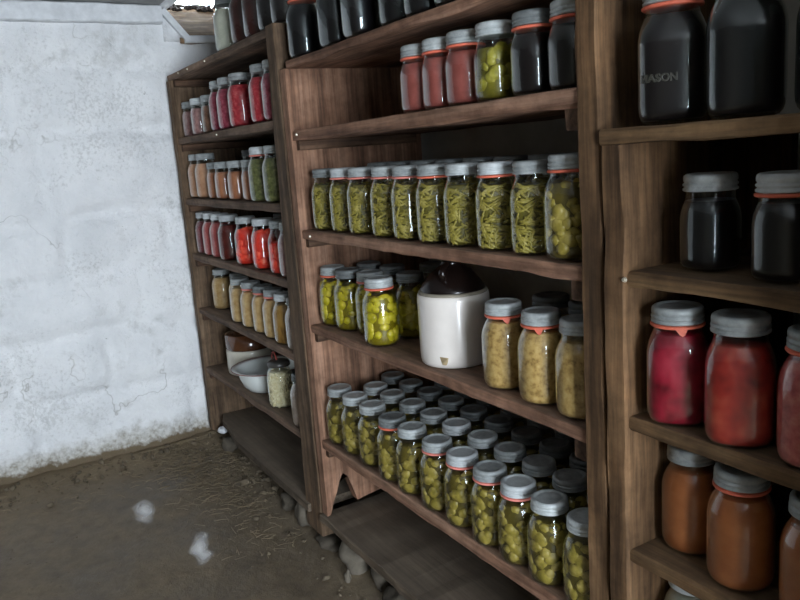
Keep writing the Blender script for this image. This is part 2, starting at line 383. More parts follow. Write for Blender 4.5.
# splayed corner of the opening, reveals and the outer body of the wall
fx = lambda u, v, d: (d, u, v)
prism(bm, [(.02, 1.72), (.125, 1.72), (.02, 1.845)], fx, XW-.36, XW+.004)
prism(bm, [(.02, 1.86), (.10, 1.885), (.13, 2.03), (.02, 2.03)], fx, XW-.36, XW+.004)
prism(bm, [(.40, 1.70), (.5, 1.70), (.5, 2.03), (.40, 2.03)], fx, XW-.36, XW-.02)
prism(bm, [(YF-.1, -.05), (.5, -.05), (.5, 1.69), (.02, 1.72), (.02, 2.03), (YF-.1, 2.03)], fx, XW-.36, XW-.03)
struct(mesh('wall_left', bm, WALL, smooth=True))
bm = bmesh.new()                                                     # sloping sill of the opening
S0, S1 = Vector((XW+.012, 0, 1.733)), Vector((XW-.37, 0, 1.93))
for (y0, y1, s0, s1, m) in ((.085, .41, S0, S1, 0),):
    n = 14
    rows = []
    for i in range(n+1):
        t = i/n; p = s0.lerp(s1, t)
        rows.append([bm.verts.new((p.x, y0+(y1-y0)*k/8, p.z+.006*fbm(Vector((i*.4, k*.5, 2))))) for k in range(9)])
    for a, b in zip(rows, rows[1:]):
        for k in range(8): bm.faces.new((a[k], a[k+1], b[k+1], b[k]))
    ret = bmesh.ops.extrude_face_region(bm, geom=bm.faces[:])
    for v in ret['geom']:
        if isinstance(v, bmesh.types.BMVert): v.co.z -= .022
sill = struct(mesh('window_1', bm, WS))
bm = bmesh.new()
board(bm, (XW+.004, .10, 1.712), (XW+.03, .41, 1.742), 'y', seed=4)
mesh('window_sill_edge', bm, WHITEPAINT, sill)
bm = bmesh.new()                                                     # slanted white board on the left of the opening
prism(bm, [(.012, 1.832), (.104, 1.722), (.122, 1.738), (.030, 1.85)], fx, XW-.05, XW+.03)
mesh('window_frame', bm, WHITEPAINT, sill)
bm = bmesh.new(); rr = random.Random(8)
for k in range(60):
    t = rr.uniform(.86, 1.0); p = S0.lerp(S1, t)
    blob(bm, (p.x, rr.uniform(.09, .4), p.z+.008), (rr.uniform(.008, .02), rr.uniform(.008, .02), rr.uniform(.004, .012)), rr, 1, rough=.4)
tag(mesh('leaf_litter', bm, LITTER), 'dark leaf litter lying along the outer edge of the window sill', 'leaf litter', kind='stuff')

bm = bmesh.new()
g = []
xs, ys = rng(XW-.05, XR+.6, .03), rng(YF-.1, YB+.03, .03)
for x in xs:
    col = []
    for y in ys:
        h = .012*fbm(Vector((x*2, y*2, 0)))+.004*fbm(Vector((x*11, y*11, 4)))
        h += .035*max(0, 1-abs(x-XW)/.22)**2 + .028*max(0, 1-abs(y-.12)/.25)**2
        col.append(bm.verts.new((x, y, h-.006)))
    g.append(col)
for i in range(len(xs)-1):
    for j in range(len(ys)-1): bm.faces.new((g[i][j], g[i+1][j], g[i+1][j+1], g[i][j+1]))
struct(mesh('floor', bm, FLOOR, smooth=True))

def slab(name, a, b, mat):
    bm = bmesh.new()
    v = [bm.verts.new((x, y, z)) for x in (a[0], b[0]) for y in (a[1], b[1]) for z in (a[2], b[2])]
    for q in ((0, 1, 3, 2), (4, 6, 7, 5), (0, 4, 5, 1), (2, 3, 7, 6), (0, 2, 6, 4), (1, 5, 7, 3)): bm.faces.new([v[i] for i in q])
    return struct(mesh(name, bm, mat))
bm = bmesh.new()
xs, zs = rng(XW-.4, XR+.1, .04), rng(-.05, ZC+.06, .04)
g = [[bm.verts.new((x, YB+.012+.02*fbm(Vector((x*3, 7, z*3))), z)) for z in zs] for x in xs]
for i in range(len(xs)-1):
    for j in range(len(zs)-1): bm.faces.new((g[i][j], g[i+1][j], g[i+1][j+1], g[i][j+1]))
struct(mesh('wall_back', bm, GREYWALL, smooth=True))
slab('wall_front', (XW-.36, YF-.12, -.05), (XR+.2, YF, ZC+.05), DARKWALL)
bm = bmesh.new()                                                     # ceiling of boards
y = YF-.1; k = 0
while y < YB+.05:
    y2 = min(y+.17, YB+.06); board(bm, (XW-.36, y+.002, ZC), (XR+.2, y2-.002, ZC+.03), 'x', step=.4, seed=k); y = y2; k += 1
struct(mesh('ceiling', bm, CEIL))
bm = bmesh.new(); board(bm, (XW-.02, YF-.05, 1.787), (XW+.045, .015, 1.857), 'y', ch=.006, jit=.004, seed=2)
struct(mesh('trim_1', bm, WHITEPAINT))
bm = bmesh.new(); board(bm, (XW-.02, YF-.05, 1.861), (XW+.32, .012, 1.90), 'y', ch=.004, jit=.003, seed=6, step=.1)
struct(mesh('trim_2', bm, CEIL))
slab('light_blocking_pier', (-.400, -.080, -.05), (-.18, YB+.05, ZC+.02), DARKWALL)  # unseen pier, added to keep doorway light off the right bay
# right wall with the open doorway that lets the daylight in
DY0, DY1, DZ1 = -1.40, -.34, 1.88
bm = bmesh.new(); fx = lambda u, v, d: (d, u, v)
prism(bm, [(YF-.1, -.05), (DY0, -.05), (DY0, ZC+.05), (YF-.1, ZC+.05)], fx, XR, XR+.2)
prism(bm, [(DY1, -.05), (YB+.06, -.05), (YB+.06, ZC+.05), (DY1, ZC+.05)], fx, XR, XR+.2)
prism(bm, [(DY0, DZ1), (DY1, DZ1), (DY1, ZC+.05), (DY0, ZC+.05)], fx, XR, XR+.2)
struct(mesh('wall_right', bm, DARKWALL))

# ------------------------------------------------------------------ shelving
Z = dict(L0=1.580, L1=1.3265, L2=1.080, L3=.8486, L4=.614, L5=.352, a=1.4745, b=1.288, c=1.010, d=.732, e=.3755,
         r1=1.2214, r2=1.012, r3=.784, r4=.559, r5=.338)
D = .425
P1a, P1b = -3.232, -3.186
P2a, P2m, P2r = -2.118, -2.035, -1.997
PAa, PAr, PB = -.879, -.834, -.787
def part(name, root, mat, *boards, **kw):
    bm = bmesh.new()
    for b in boards: board(bm, *b, **kw)
    return mesh(name, bm, mat, root)
left = thing('shelving_bay', 'brown plank shelves at the far left, standing against the white wall', 'shelves', group='joined bays of the plank shelving')
mid = thing('shelving_bay', 'brown plank shelves in the middle, holding the beans and the white jug', 'shelves', group='joined bays of the plank shelving')
right = thing('shelving_bay', 'ochre brown plank shelves at the right edge, holding red and brown preserves', 'shelves', group='joined bays of the plank shelving')
sd = 0
for nm in ('L0', 'L1', 'L2', 'L3', 'L4', 'L5'):
    sd += 1; z = Z[nm]; th = .026 if nm != 'L0' else .024
    x1 = P2a if nm != 'L0' else P2a+.002
    part('shelf', left, WXL, ((P1b if nm != 'L0' else P1a, .003, z-th), (x1, D, z), 'x'), seed=sd, flat=True)
    part('cleat', left, WY, ((P1b, .012, z-th-.028), (P1b+.03, D-.02, z-th), 'y'), seed=sd+20)
part('upright', left, WZL, ((P1a, -.004, .06), (P1b, D, Z['L0']-.024), 'z'), seed=31)
o = part('upright', left, WZL, ((-2.105, -.005, .04), (P2m-.007, .035, Z['L0']+.001), 'z'), seed=33, jit=.002)
for v in o.data.vertices:                                            # the post widens towards its foot
    if v.co.x < -2.075: v.co.x -= .06*(1-v.co.z/1.55)
part('upright', left, WZL, ((P2a+.02, .037, .30), (P2m-.007, D, Z['L0']-.002), 'z'), seed=34)
bm = bmesh.new()                                                     # ragged lowest board of the left bay
prism(bm, [(-2.84, -.012), (P2a, -.016), (P2a, D), (P1b, D), (P1b, .05), (-3.10, .02), (-2.98, .012), (-2.90, -.002)], lambda u, v, d: (u, v, d), .098, .124)
mesh('bottom_board', bm, WF, left)
for nm in 'abcde':
    sd += 1; z = Z[nm]; th = {'a': .021, 'b': .029, 'c': .025, 'd': .024, 'e': .029}[nm]
    part('shelf', mid, WX, ((P2r, .003, z-th), (PAa, D, z), 'x'), seed=sd+3, jit=.003, flat=True)
    if nm != 'a': part('cleat', mid, WY, ((PAa-.036, .008, z-th-.036), (PAa, D-.03, z-th), 'y'), seed=sd+40)
    if nm != 'a': part('cleat', mid, WY, ((P2r, .012, z-th-.026), (P2r+.022, D-.03, z-th), 'y'), seed=sd+60)
bm = bmesh.new()                                                     # side board with a broken notch at its foot
poly = [(-.002, .126), (.010, .130), (.022, .168), (.036, .196), (.046, .226), (.060, .252), (.076, .238), (.088, .205), (.104, .150), (.14, .156), (D, .19), (D, Z['a']-.021), (-.002, Z['a']-.021)]
prism(bm, poly, lambda u, v, d: (d, u, v), P2m, P2r)
bmesh.ops.triangulate(bm, faces=[f for f in bm.faces if len(f.verts) > 4])
mesh('side_panel', bm, WZ, mid)
part('upright', mid, WZo, ((PAa, -.004, .04), (PAr, D, ZC-.02), 'z'), seed=51, jit=.0022)
part('bottom_board', mid, WF, ((P2m, -.014, .098), (PAa, D, .124), 'x'), seed=52, jit=.004)
bm = bmesh.new()
for (x, z) in ((PAr-.015, 0),): pass
for nm in ('r1', 'r2', 'r3', 'r4', 'r5'):
    sd += 1; z = Z[nm]
    part('shelf', right, WXo, ((PB if nm != 'r1' else PAr+.005, 0.0 if nm != 'r1' else -.010, z-.024), (-.405, D, z), 'x'), seed=sd+9, jit=.003, ch=.004, flat=True)
    if nm != 'r1': part('cleat', right, WY, ((PB, .17, z-.024-.028), (PB+.024, D-.03, z-.024), 'y'), seed=sd+70)
part('upright', right, WZo, ((PAr+.007, -.006, .02), (PB, D, Z['r1']-.024), 'z'), seed=81, jit=.003)
part('bottom_board', right, WF, ((PB, -.01, .10), (-.405, D, .125), 'x'), seed=83)
def nail(root, x, y, z, ax):
    bm = bmesh.new(); bmesh.ops.create_cone(bm, cap_ends=True, segments=10, radius1=.0042, radius2=.003, depth=.004)
    R = {'y': Matrix.Rotation(PI/2, 4, 'X'), 'x': Matrix.Rotation(PI/2, 4, 'Y')}[ax]
    bmesh.ops.transform(bm, matrix=R, verts=bm.verts[:])
    o = mesh('nail', bm, NAIL, root); o.location = (x, y, z)
for (x, z) in ((-3.05, 1.569), (-2.92, 1.568), (-2.70, 1.567), (-2.66, 1.313)): nail(left, x, -.002, z, 'y')
for (x, z) in ((-1.935, .996), (-1.96, 1.275)): nail(mid, x, -.002, z, 'y')
nail(right, -.785, -.008, 1.0, 'y')

# ------------------------------------------------------------------ jars
QH, PH = .176, .138
def profile(kind):
    if kind == 'pint':
        return [(.031, 0, .6), (.0365, .002, .6), (.0394, .008, .6), (.0405, .017, .6), (.0405, .074, .6), (.0395, .084, .5), (.0370, .0935, .3), (.0346, .100, 0), (.0338, .104, 0), (.0338, .122, 0)]
    q = 1 if kind != 'quart' else 0
    return [(.034, 0, q), (.0395, .0015, q), (.0435, .006, q), (.0460, .013, q), (.047, .023, q), (.047, .100, q), (.0464, .109, q), (.0442, .119, .9*q), (.0405, .128, .6*q), (.0365, .1355, .2*q), (.0346, .1395, 0), (.0338, .144, 0), (.0342, .160, 0)]
def inner(kind, level, k=.93):
    pr = profile(kind); out = []
    for p in pr:
        z = max(p[1], .004)
        if z > level: break
        out.append((p[0]*k, z, p[2]))
    a = out[-1]
    nx = [p for p in pr if p[1] > level]
    if nx:
        t = (level-a[1])/(nx[0][1]-a[1]); out.append((a[0]+(nx[0][0]*k-a[0])*t, level, a[2]))
    return out
def rad_at(kind, z, k):
    pr = profile(kind)
    for a, b in zip(pr, pr[1:]):
        if a[1] <= z <= b[1]: return (a[0]+(b[0]-a[0])*(z-a[1])/max(1e-6, b[1]-a[1]))*k
    return pr[-1][0]*k
def M(name, bm, mats):
    me = bpy.data.meshes.new(name); bmesh.ops.recalc_face_normals(bm, faces=bm.faces); bm.to_mesh(me); bm.free()
    for m in mats: me.materials.append(m)
    return me
MESH = {}
def glass_mesh(kind, mat):
    bm = bmesh.new(); pr = profile(kind)
    if kind == 'squash': pass
    lathe(bm, pr, 44, cap1=False)
    return M('jar_glass', bm, [mat])
for k in ('quart', 'square', 'pint'):
    MESH['glass', k, 0] = glass_mesh(k, GLASS); MESH['glass', k, 1] = glass_mesh(k, GLASSB)
def lid_mesh(mat, h=.0245, r=.0368):
    bm = bmesh.new()
    prof = [(r-.001, 0), (r+.0006, .0008), (r+.001, .0034), (r-.0012, .0048), (r-.0012, .0066), (r+.0007, .0078), (r+.0007, .0102), (r-.0014, .0116), (r-.0014, .0132), (r, .0144), (r, h-.006), (r-.0008, h-.0025), (r-.0035, h-.0004),
            (r-.006, h), (r-.0085, h-.0006), (r-.0095, h-.0022), (r-.014, h-.0024), (.004, h-.0022)]
    lathe(bm, prof, 44)
    return M('lid', bm, [mat])
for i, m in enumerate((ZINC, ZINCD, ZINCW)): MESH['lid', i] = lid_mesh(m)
def ring_mesh(tab, mat):
    bm = bmesh.new(); r = .0372
    lathe(bm, [(r-.004, 0), (r+.0006, .0002), (r+.0018, .0016), (r+.0018, .0036), (r+.0004, .0048), (r-.004, .005)], 44, cap0=True, cap1=True)
    if tab:
        a0 = 0
        pts = []
        for (da, z) in ((-.22, .002), (.22, .002), (.12, -.007), (.03, -.009), (-.08, -.006)):
            pts.append((da, z))
        A = [bm.verts.new(((r+.0022)*math.cos(a), (r+.0022)*math.sin(a), z)) for a, z in pts]
        B = [bm.verts.new(((r-.001)*math.cos(a), (r-.001)*math.sin(a), z)) for a, z in pts]
        bm.faces.new(A); bm.faces.new(B[::-1])
        for i in range(5): bm.faces.new((A[i], B[i], B[(i+1) % 5], A[(i+1) % 5]))
    return M('rubber_ring', bm, [mat])
MESH['ring', 1] = ring_mesh(0, RUBBER); MESH['ring', 2] = ring_mesh(1, RUBBER); MESH['ring', 3] = ring_mesh(0, RUBBERP)

def fill_smooth(kind, mat, level):
    bm = bmesh.new(); lathe(bm, inner(kind, level, .972), 36); return M('filling', bm, [mat])
def fill_beans(kind, seed, level=.135):
    rnd = random.Random(seed); bm = bmesh.new(); lathe(bm, inner(kind, level-.004, .85), 32, mi=0)
    for i in range(480):
        z = rnd.uniform(.008, level-.004); a = rnd.uniform(0, 2*PI); L = rnd.uniform(.014, .034)
        tilt = rnd.gauss(0, .75); pts = []; bend = rnd.uniform(-.12, .12)
        for s in (-1, -.8, -.3, .3, .8, 1):
            zz = min(max(z+s*L/2*math.sin(tilt)+bend*.01*(1-s*s), .007), level); R = rad_at(kind, zz, .905)
            aa = a+s*L/2*math.cos(tilt)/R+0
            q = superf(aa, 3)*.955 if kind != 'quart' else 1
            R *= q
            pts.append((R*math.cos(aa), R*math.sin(aa), zz))
        tube(bm, pts, rnd.uniform(.0022, .0031), 6, [.35, .85, 1, 1, .85, .35], mi=1)
    return M('filling', bm, [F['bean_liquid'], F['bean_pod']])
def fill_chunks(kind, seed, liq, chunk, level=.135, n=78, s=(.0095, .0178), flat=.55, k=.86):
    rnd = random.Random(seed); bm = bmesh.new(); lathe(bm, inner(kind, level-.003, .87), 32, mi=0)
    for i in range(n):
        z = rnd.uniform(.020, level-.008); a = i*2.39996+rnd.uniform(-.3, .3); sz = rnd.uniform(*s)
        R = min(rad_at(kind, z-sz*.7, .965), rad_at(kind, z+sz*.7, .965), rad_at(kind, z, .965))-sz*flat*.97
        if kind != 'quart': R *= superf(a, 3)*.955
        out = Matrix.Rotation(a, 3, 'Z') @ Matrix.Rotation(rnd.uniform(-.25, .25), 3, 'Y') @ Matrix.Rotation(rnd.uniform(0, 6.3), 3, 'X')
        blob(bm, (R*math.cos(a), R*math.sin(a), z), (sz*flat*rnd.uniform(.8, 1.1), sz*rnd.uniform(.75, 1.15), sz), rnd, 2, mi=1, rough=.16, rot=out)
    return M('filling', bm, [F[liq], F[chunk]])
def fill_kernels(kind, seed, level=.128):
    rnd = random.Random(seed); bm = bmesh.new(); lathe(bm, inner(kind, level-.002, .88), 32, mi=0)
    for i in range(620):
        z = rnd.uniform(.005, level); a = i*2.39996+rnd.uniform(-.2, .2); R = rad_at(kind, z, .90)
        blob(bm, (R*math.cos(a), R*math.sin(a), z), (.0030, .0040, .0048), rnd, 1, mi=0, rough=.1)
    return M('filling', bm, [F['kernel']])
FILL = {}
def filling(content, kind, var):
    key = (content, kind, var)
    if key in FILL: return FILL[key]
    lv = {'quart': .1365, 'square': .1365, 'pint': .100}[kind]
    if content == 'beans': m = fill_beans(kind, 11+var)
    elif content == 'pickles': m = fill_chunks(kind, 31+var, 'pickle_liquid', 'pickle', lv-.004)
    elif content == 'bright': m = fill_chunks(kind, 51+var, 'bright_liquid', 'bright', lv-.004)
    elif content == 'olive': m = fill_chunks(kind, 61+var, 'olive_liquid', 'olive', lv-.004, n=40)
    elif content == 'tomato': m = fill_chunks(kind, 71+var, 'tomato_liquid', 'tomato', lv-.003, 46, (.012, .02), k=.9)
    elif content == 'tomato_low': m = fill_chunks(kind, 76+var, 'tomato_liquid', 'tomato', lv-.03, 40, (.012, .02), k=.9)
    elif content == 'popcorn': m = fill_kernels(kind, 7)
    else: m = fill_smooth(kind, F[content], lv)
    FILL[key] = m; return m
NVAR = {'beans': 3, 'pickles': 3, 'bright': 2, 'tomato': 2}
TABLE = []
def child(name, me, root, z=0):
    o = bpy.data.objects.new(name, me); C.objects.link(o); o.parent = root; o.location = (0, 0, z); return o
JR = random.Random(77)
def jar(shelf, x, y, kind, content, label, group, lid=0, ring=0, tone=0, scale=1.0, rz=None, glass=True, tilt=0):
    kk = 'square' if kind == 'square' else kind
    t = thing('canning_jar', label, 'jar', (x, y, Z[shelf]+.0012), JR.uniform(-.25, .25) if rz is None else rz, group)
    h = PH if kind == 'pint' else QH
    t.scale = (scale,)*3
    if glass: child('jar_glass', MESH['glass', kk, tone], t)
    v = JR.randrange(NVAR.get(content, 1))
    child('filling', filling(content, kk, v), t)
    lz = h-.0245
    l = child('lid', MESH['lid', lid], t, lz); l.rotation_euler = (tilt, 0, JR.uniform(0, 6))
    if ring:
        r = child('rubber_ring', MESH['ring', ring], t, lz-.0058)
        r.rotation_euler = (0, 0, -0.95-t.rotation_euler.z+JR.uniform(-.2, .5))
    TABLE.append((shelf, x, y)); return t
ORD = ['first', 'second', 'third', 'fourth', 'fifth', 'sixth', 'seventh', 'eighth', 'ninth', 'tenth', 'eleventh', 'twelfth']

# ---- far left bay
G = 'jars on top of the far left shelves'
jar('L0', -2.593, .06, 'quart', 'cream', 'pale cream quart jar with dark lid, standing atop the far left shelves', G, lid=1)
for i, (x, c) in enumerate(((-2.415, 'blackred'), (-2.296, 'blackred'), (-2.175, 'black'), (-2.071, 'black'))):
    jar('L0', x, .055, 'quart', c, f'dark juice jar atop the far left shelves, {ORD[i]} right of the pale jar', G, lid=1)
G = 'jars on the top shelf of the far left bay'
row = [(-3.142, .06, 'pint', 'mauve', 'small dusky mauve jar in the corner of the top far left shelf', 0, 0),
       (-3.066, .11, 'pint', 'mauve', 'small mauve jar second from the wall on the top far left shelf', 2, 0),
       (-2.985, .05, 'pint', 'mauve', 'small mauve jar third from the wall on the top far left shelf', 2, 0),
       (-2.863, .055, 'pint', 'brownfruit', 'small brown fruit jar on the top far left shelf, before the tall raspberry jars', 0, 0),
       (-2.750, .06, 'quart', 'rasp', 'raspberry coloured quart right of the small brown jar, top far left shelf', 0, 0),
       (-2.643, .055, 'quart', 'rasp', 'raspberry coloured quart, second tall jar on the top far left shelf', 0, 0),
       (-2.520, .055, 'quart', 'redfruit', 'streaky red quart, third tall jar on the top far left shelf', 0, 0),
       (-2.428, .13, 'quart', 'rasp', 'raspberry quart set back between two streaky red quarts, top far left shelf', 0, 0),
       (-2.300, .05, 'quart', 'redfruit', 'streaky red quart near the right end of the top far left shelf', 0, 0),
       (-2.197, .052, 'quart', 'rasp', 'raspberry quart half hidden by the timber post, top far left shelf', 0, 0)]
for x, y, k, c, lb, ld, rg in row: jar('L1', x, y, k, c, lb, G, ld, rg)
G = 'jars on the second shelf of the far left bay'
row = [(-3.138, .06, 'quart', 'peach', 'tall peach puree jar nearest the white wall, second far left shelf', 0, 0),
       (-3.033, .06, 'quart', 'peach', 'tall peach puree jar second from the white wall, second far left shelf', 0, 0),
       (-2.903, .06, 'pint', 'orangebrown', 'short orange brown jar right beside the tall peach jars', 0, 0),
       (-2.790, .055, 'pint', 'orangebrown', 'short orange brown jar, second of the short row, second far left shelf', 0, 0),
       (-2.640, .055, 'pint', 'orangebrown', 'short orange brown jar, third of the short row, second far left shelf', 0, 0),
       (-2.500, .058, 'pint', 'orangebrown', 'short orange brown jar touching the tall green jar, second far left shelf', 0, 0),
       (-2.384, .05, 'quart', 'green', 'tall green jar with pale lid and pink ring, second far left shelf', 2, 3),
       (-2.255, .05, 'quart', 'green', 'tall green jar beside the timber post, second far left shelf', 0, 0)]
for x, y, k, c, lb, ld, rg in row: jar('L2', x, y, k, c, lb, G, ld, rg)
for i, (x, y) in enumerate(((-2.83, .18), (-2.70, .2), (-2.56, .18))):
    jar('L2', x, y, 'quart', 'brownfruit', f'dark jar behind the short orange brown jars, {ORD[i]} from the left', 'jars at the back of the far left bay', 1)
G = 'jars on the third shelf of the far left bay'
row = [(-3.136, .06, 'quart', 'plum', 'dark plum jar nearest the white wall, third far left shelf', 2, 0),
       (-3.036, .06, 'quart', 'pinkred', 'pink red puree jar right of the plum jar, third far left shelf', 2, 0),
       (-2.935, .06, 'quart', 'pinkred', 'pink red puree jar left of the dark red juice jar', 2, 0),
       (-2.812, .055, 'quart', 'darkred', 'dark red juice jar with a white lid and bright streak', 2, 0),
       (-2.620, .055, 'quart', 'tomato', 'bright red tomato jar, leftmost of the three tomato jars', 0, 0),
       (-2.450, .055, 'square', 'tomato', 'bright red tomato jar, middle one of the three tomato jars', 2, 0),
       (-2.290, .055, 'quart', 'tomato_low', 'tomato jar not filled to the top, rightmost of the three', 0, 0),
       (-2.193, .05, 'quart', 'mauve', 'mauve jar half hidden behind the post, right of the tomato jars', 0, 0)]
for x, y, k, c, lb, ld, rg in row: jar('L3', x, y, k, c, lb, G, ld, rg, scale=.975)
for i, (x, y) in enumerate(((-2.54, .17), (-2.37, .17))):
    jar('L3', x, y, 'quart', 'plum', f'dark jar behind the bright tomato jars, {ORD[i]} from the left', 'jars at the back of the far left bay', 1)
G = 'jars on the fourth shelf of the far left bay'
row = [(-3.085, .085, 'quart', 'sauce', 'yellow sauce jar standing apart nearest the wall, fourth far left shelf', 0, 0),
       (-2.905, .10, 'quart', 'sauce', 'tan sauce jar set back, second from the wall, fourth far left shelf', 1, 0),
       (-2.762, .055, 'quart', 'sauce', 'tan sauce jar, third from the wall on the fourth far left shelf', 0, 0),
       (-2.640, .055, 'quart', 'sauce', 'tan sauce jar with pink ring under its lid, fourth far left shelf', 0, 3),
       (-2.518, .055, 'quart', 'sauce', 'tan sauce jar between the two with pink rings, fourth far left shelf', 1, 3),
       (-2.413, .055, 'quart', 'sauce', 'tan sauce jar left of the amber jar, fourth far left shelf', 0, 3),
       (-2.305, .05, 'quart', 'amber', 'amber brown jar near the post, fourth far left shelf', 2, 0),
       (-2.199, .05, 'quart', 'paleflour', 'pale jar half hidden behind the post, right of the amber jar', 0, 0)]
for x, y, k, c, lb, ld, rg in row: jar('L4', x, y, k, c, lb, G, ld, rg, scale=.95)
# lowest goods shelf of the left bay: jug, basin, popcorn, pale jar
def jug(name, label, x, y, z, r, hb, htop, bodym, domem, rz, chip=False, st=0):
    t = thing(name, label, 'jug', (x, y, z+.001), rz, 'stoneware jugs')
    bm = bmesh.new()
    lathe(bm, [(r*.93, 0), (r*.97, .003), (r*.99, .012), (r, .03), (r, hb-.012), (r*.985, hb-.003), (r*.95, hb)], 56)
    mesh('jug_body', bm, bodym, t, True)
    bm = bmesh.new()
    lathe(bm, [(r*.955, hb-.001), (r*.958, hb+.003), (r*.90, hb+.006)], 56); mesh('glaze_edge', bm, RIMGREY, t, True)
    H = htop-hb; bm = bmesh.new()
    lathe(bm, ([(r*.985, hb+.001), (r, hb+.004), (r, hb+st)] if st else [(r*.90, hb+.002), (r*.89, hb+.010)])+[(r*.80, hb+st*.7+(H-st*.7)*.28), (r*.62, hb+H*.52), (r*.40, hb+H*.70), (r*.29, hb+H*.78), (r*.27, hb+H*.9), (r*.31, hb+H*.93), (r*.31, hb+H), (r*.22, hb+H)], 48)
    sh = mesh('jug_shoulder', bm, domem, t, True)
    bm = bmesh.new(); pts = []
    for i in range(13):
        s = i/12; a = PI*s
        pts.append((r*.30+r*.42*math.sin(a)*.9+r*.30*s, 0, hb+H*.86-H*.52*s+H*.10*math.sin(a)))
    tube(bm, pts, .008, 8); mesh('handle', bm, domem, sh)
    if chip:
        bm = bmesh.new(); ca = chip; vs = []
        for (da, zz) in ((-.13, .028), (.12, .026), (.085, .014), (.04, .009), (-.06, .010)):
            rr = r+.0008; vs.append(bm.verts.new((rr*math.cos(ca+da), rr*math.sin(ca+da), zz)))
        f = bm.faces.new(vs); bmesh.ops.extrude_face_region(bm, geom=[f])
        o = mesh('glaze_chip', bm, CHIP, t); o['label'] = 'tan chip in the white glaze'
    return t
jug('stoneware_jug', 'cream stoneware jug with brown glazed top on the lowest left shelf', -2.98, .14, Z['L5'], .10, .104, .222, STONECREAM, BROWNGLAZE2, .6, st=.062)
t = thing('enamel_basin', 'white enamel basin with red rim, between brown jug and popcorn jar', 'basin', (-2.69, .105, Z['L5']+.001))
bm = bmesh.new()
lathe(bm, [(.070, 0), (.082, .004), (.098, .022), (.110, .05), (.116, .074), (.118, .083), (.138, .0875), (.138, .0895), (.117, .0865), (.113, .076), (.106, .05), (.094, .024), (.078, .008), (.004, .006)], 56)
mesh('bowl', bm, ENAMEL, t, True)
bm = bmesh.new(); tube(bm, [(.1395*math.cos(2*PI*i/56), .1395*math.sin(2*PI*i/56), .0885) for i in range(57)], .0019, 8); mesh('rim', bm, ENAMELRED, t)
t = jar('L5', -2.456, .062, 'quart', 'popcorn', 'jar of pale popcorn kernels with a red strip over its dark lid', 'jars on the lowest shelf of the far left bay', 1)
for ch in t.children:
    if ch.name.startswith('lid'): bpy.data.objects.remove(ch)
bm = bmesh.new(); lathe(bm, [(.037, .146), (.040, .148), (.040, .158), (.036, .163), (.028, .166), (.004, .167)], 40); dl = mesh('lid', bm, DARKLID, t, True)
bm = bmesh.new(); pts = []
for i in range(15):
    a = -0.2+PI*1.0*i/14; pts.append((-.028*math.cos(a)-.008, -.012, .166+.03*max(0, math.sin(a))))
tube(bm, pts, .0028, 6); mesh('rubber_strip', bm, REDSTRIP, dl)
jar('L5', -2.215, .05, 'quart', 'paleflour', 'pale filled jar beside the post on the lowest left shelf', 'jars on the lowest shelf of the far left bay', 1)

# ---- middle bay
G = 'dark jars on the top board of the middle bay'
for i, (x, y, rg) in enumerate(((-1.970, .055, 1), (-1.846, .135, 0), (-1.757, .05, 0), (-1.655, .13, 0), (-1.612, .04, 0), (-1.467, .055, 0), (-1.364, .055, 0), (-1.255, .055, 0), (-1.150, .055, 0), (-1.045, .055, 0), (-.945, .055, 0))):
    jar('a', x, y, 'square' if i in (2, 4) else 'quart', 'black', f'near black juice jar on the topmost middle board, {ORD[i]} from the left', G, 1, rg, tone=1)
G = 'jars on the second shelf of the middle bay'
for i, (x, c, k, lb, rg, ld) in enumerate((
        (-1.408, 'rust', 'pint', 'rust red sauce jar, leftmost of three on the upper middle shelf', 1, 0),
        (-1.324, 'rust', 'pint', 'rust red sauce jar, middle of three on the upper middle shelf', 1, 0),
        (-1.236, 'rust', 'pint', 'rust red sauce jar touching the olive jar, upper middle shelf', 1, 0),
        (-1.143, 'olive', 'pint', 'olive yellow fruit jar without a ring, between rust and black jars', 0, 0),
        (-1.037, 'black', 'pint', 'black juice jar with orange ring, right beside the olive yellow jar', 1, 1),
        (-.942, 'black', 'pint', 'black juice jar with orange ring against the tall post, upper middle shelf', 1, 0))):
    jar('b', x, .055, k, c, lb, G, ld, rg)
G = 'green bean jars on the middle shelf'
cx = (-1.921, -1.809, -1.706, -1.583, -1.484, -1.378, -1.271, -1.161, -1.056)
crg = (0, 3, 3, 3, 3, 1, 0, 1, 0); cld = (1, 2, 0, 0, 0, 0, 0, 2, 0)
look = ['dull lid beside the post', 'pale lid and pink ring', 'pink ring', 'pink ring', 'pink ring', 'orange ring', 'plain grey lid', 'pale lid and bright orange ring', 'plain grey lid beside the round pickles']
for i, x in enumerate(cx):
    jar('c', x, .055, 'square', 'beans', f'cut green bean jar with {look[i]}, {ORD[i]} from the left in its row'.replace(' in its row', ''), G, cld[i], crg[i], scale=.95, rz=math.atan2(-.905, -x)+.04+JR.uniform(-.08, .08))
jar('c', -.953, .05, 'quart', 'pickles', 'jar of pale round pickles with orange ring, against the tall post', G, 0, 1, scale=1.0)
for i, x in enumerate((-1.80, -1.69, -1.58, -1.47, -1.36, -1.25, -1.14, -1.03)):
    jar('c', x, .165, 'square', 'beans', f'green bean jar in the row behind the front beans, {ORD[i]} from the left', 'green bean jars in the second row', 1, 0, scale=.99)
G = 'bright pickle jars left of the white jug'
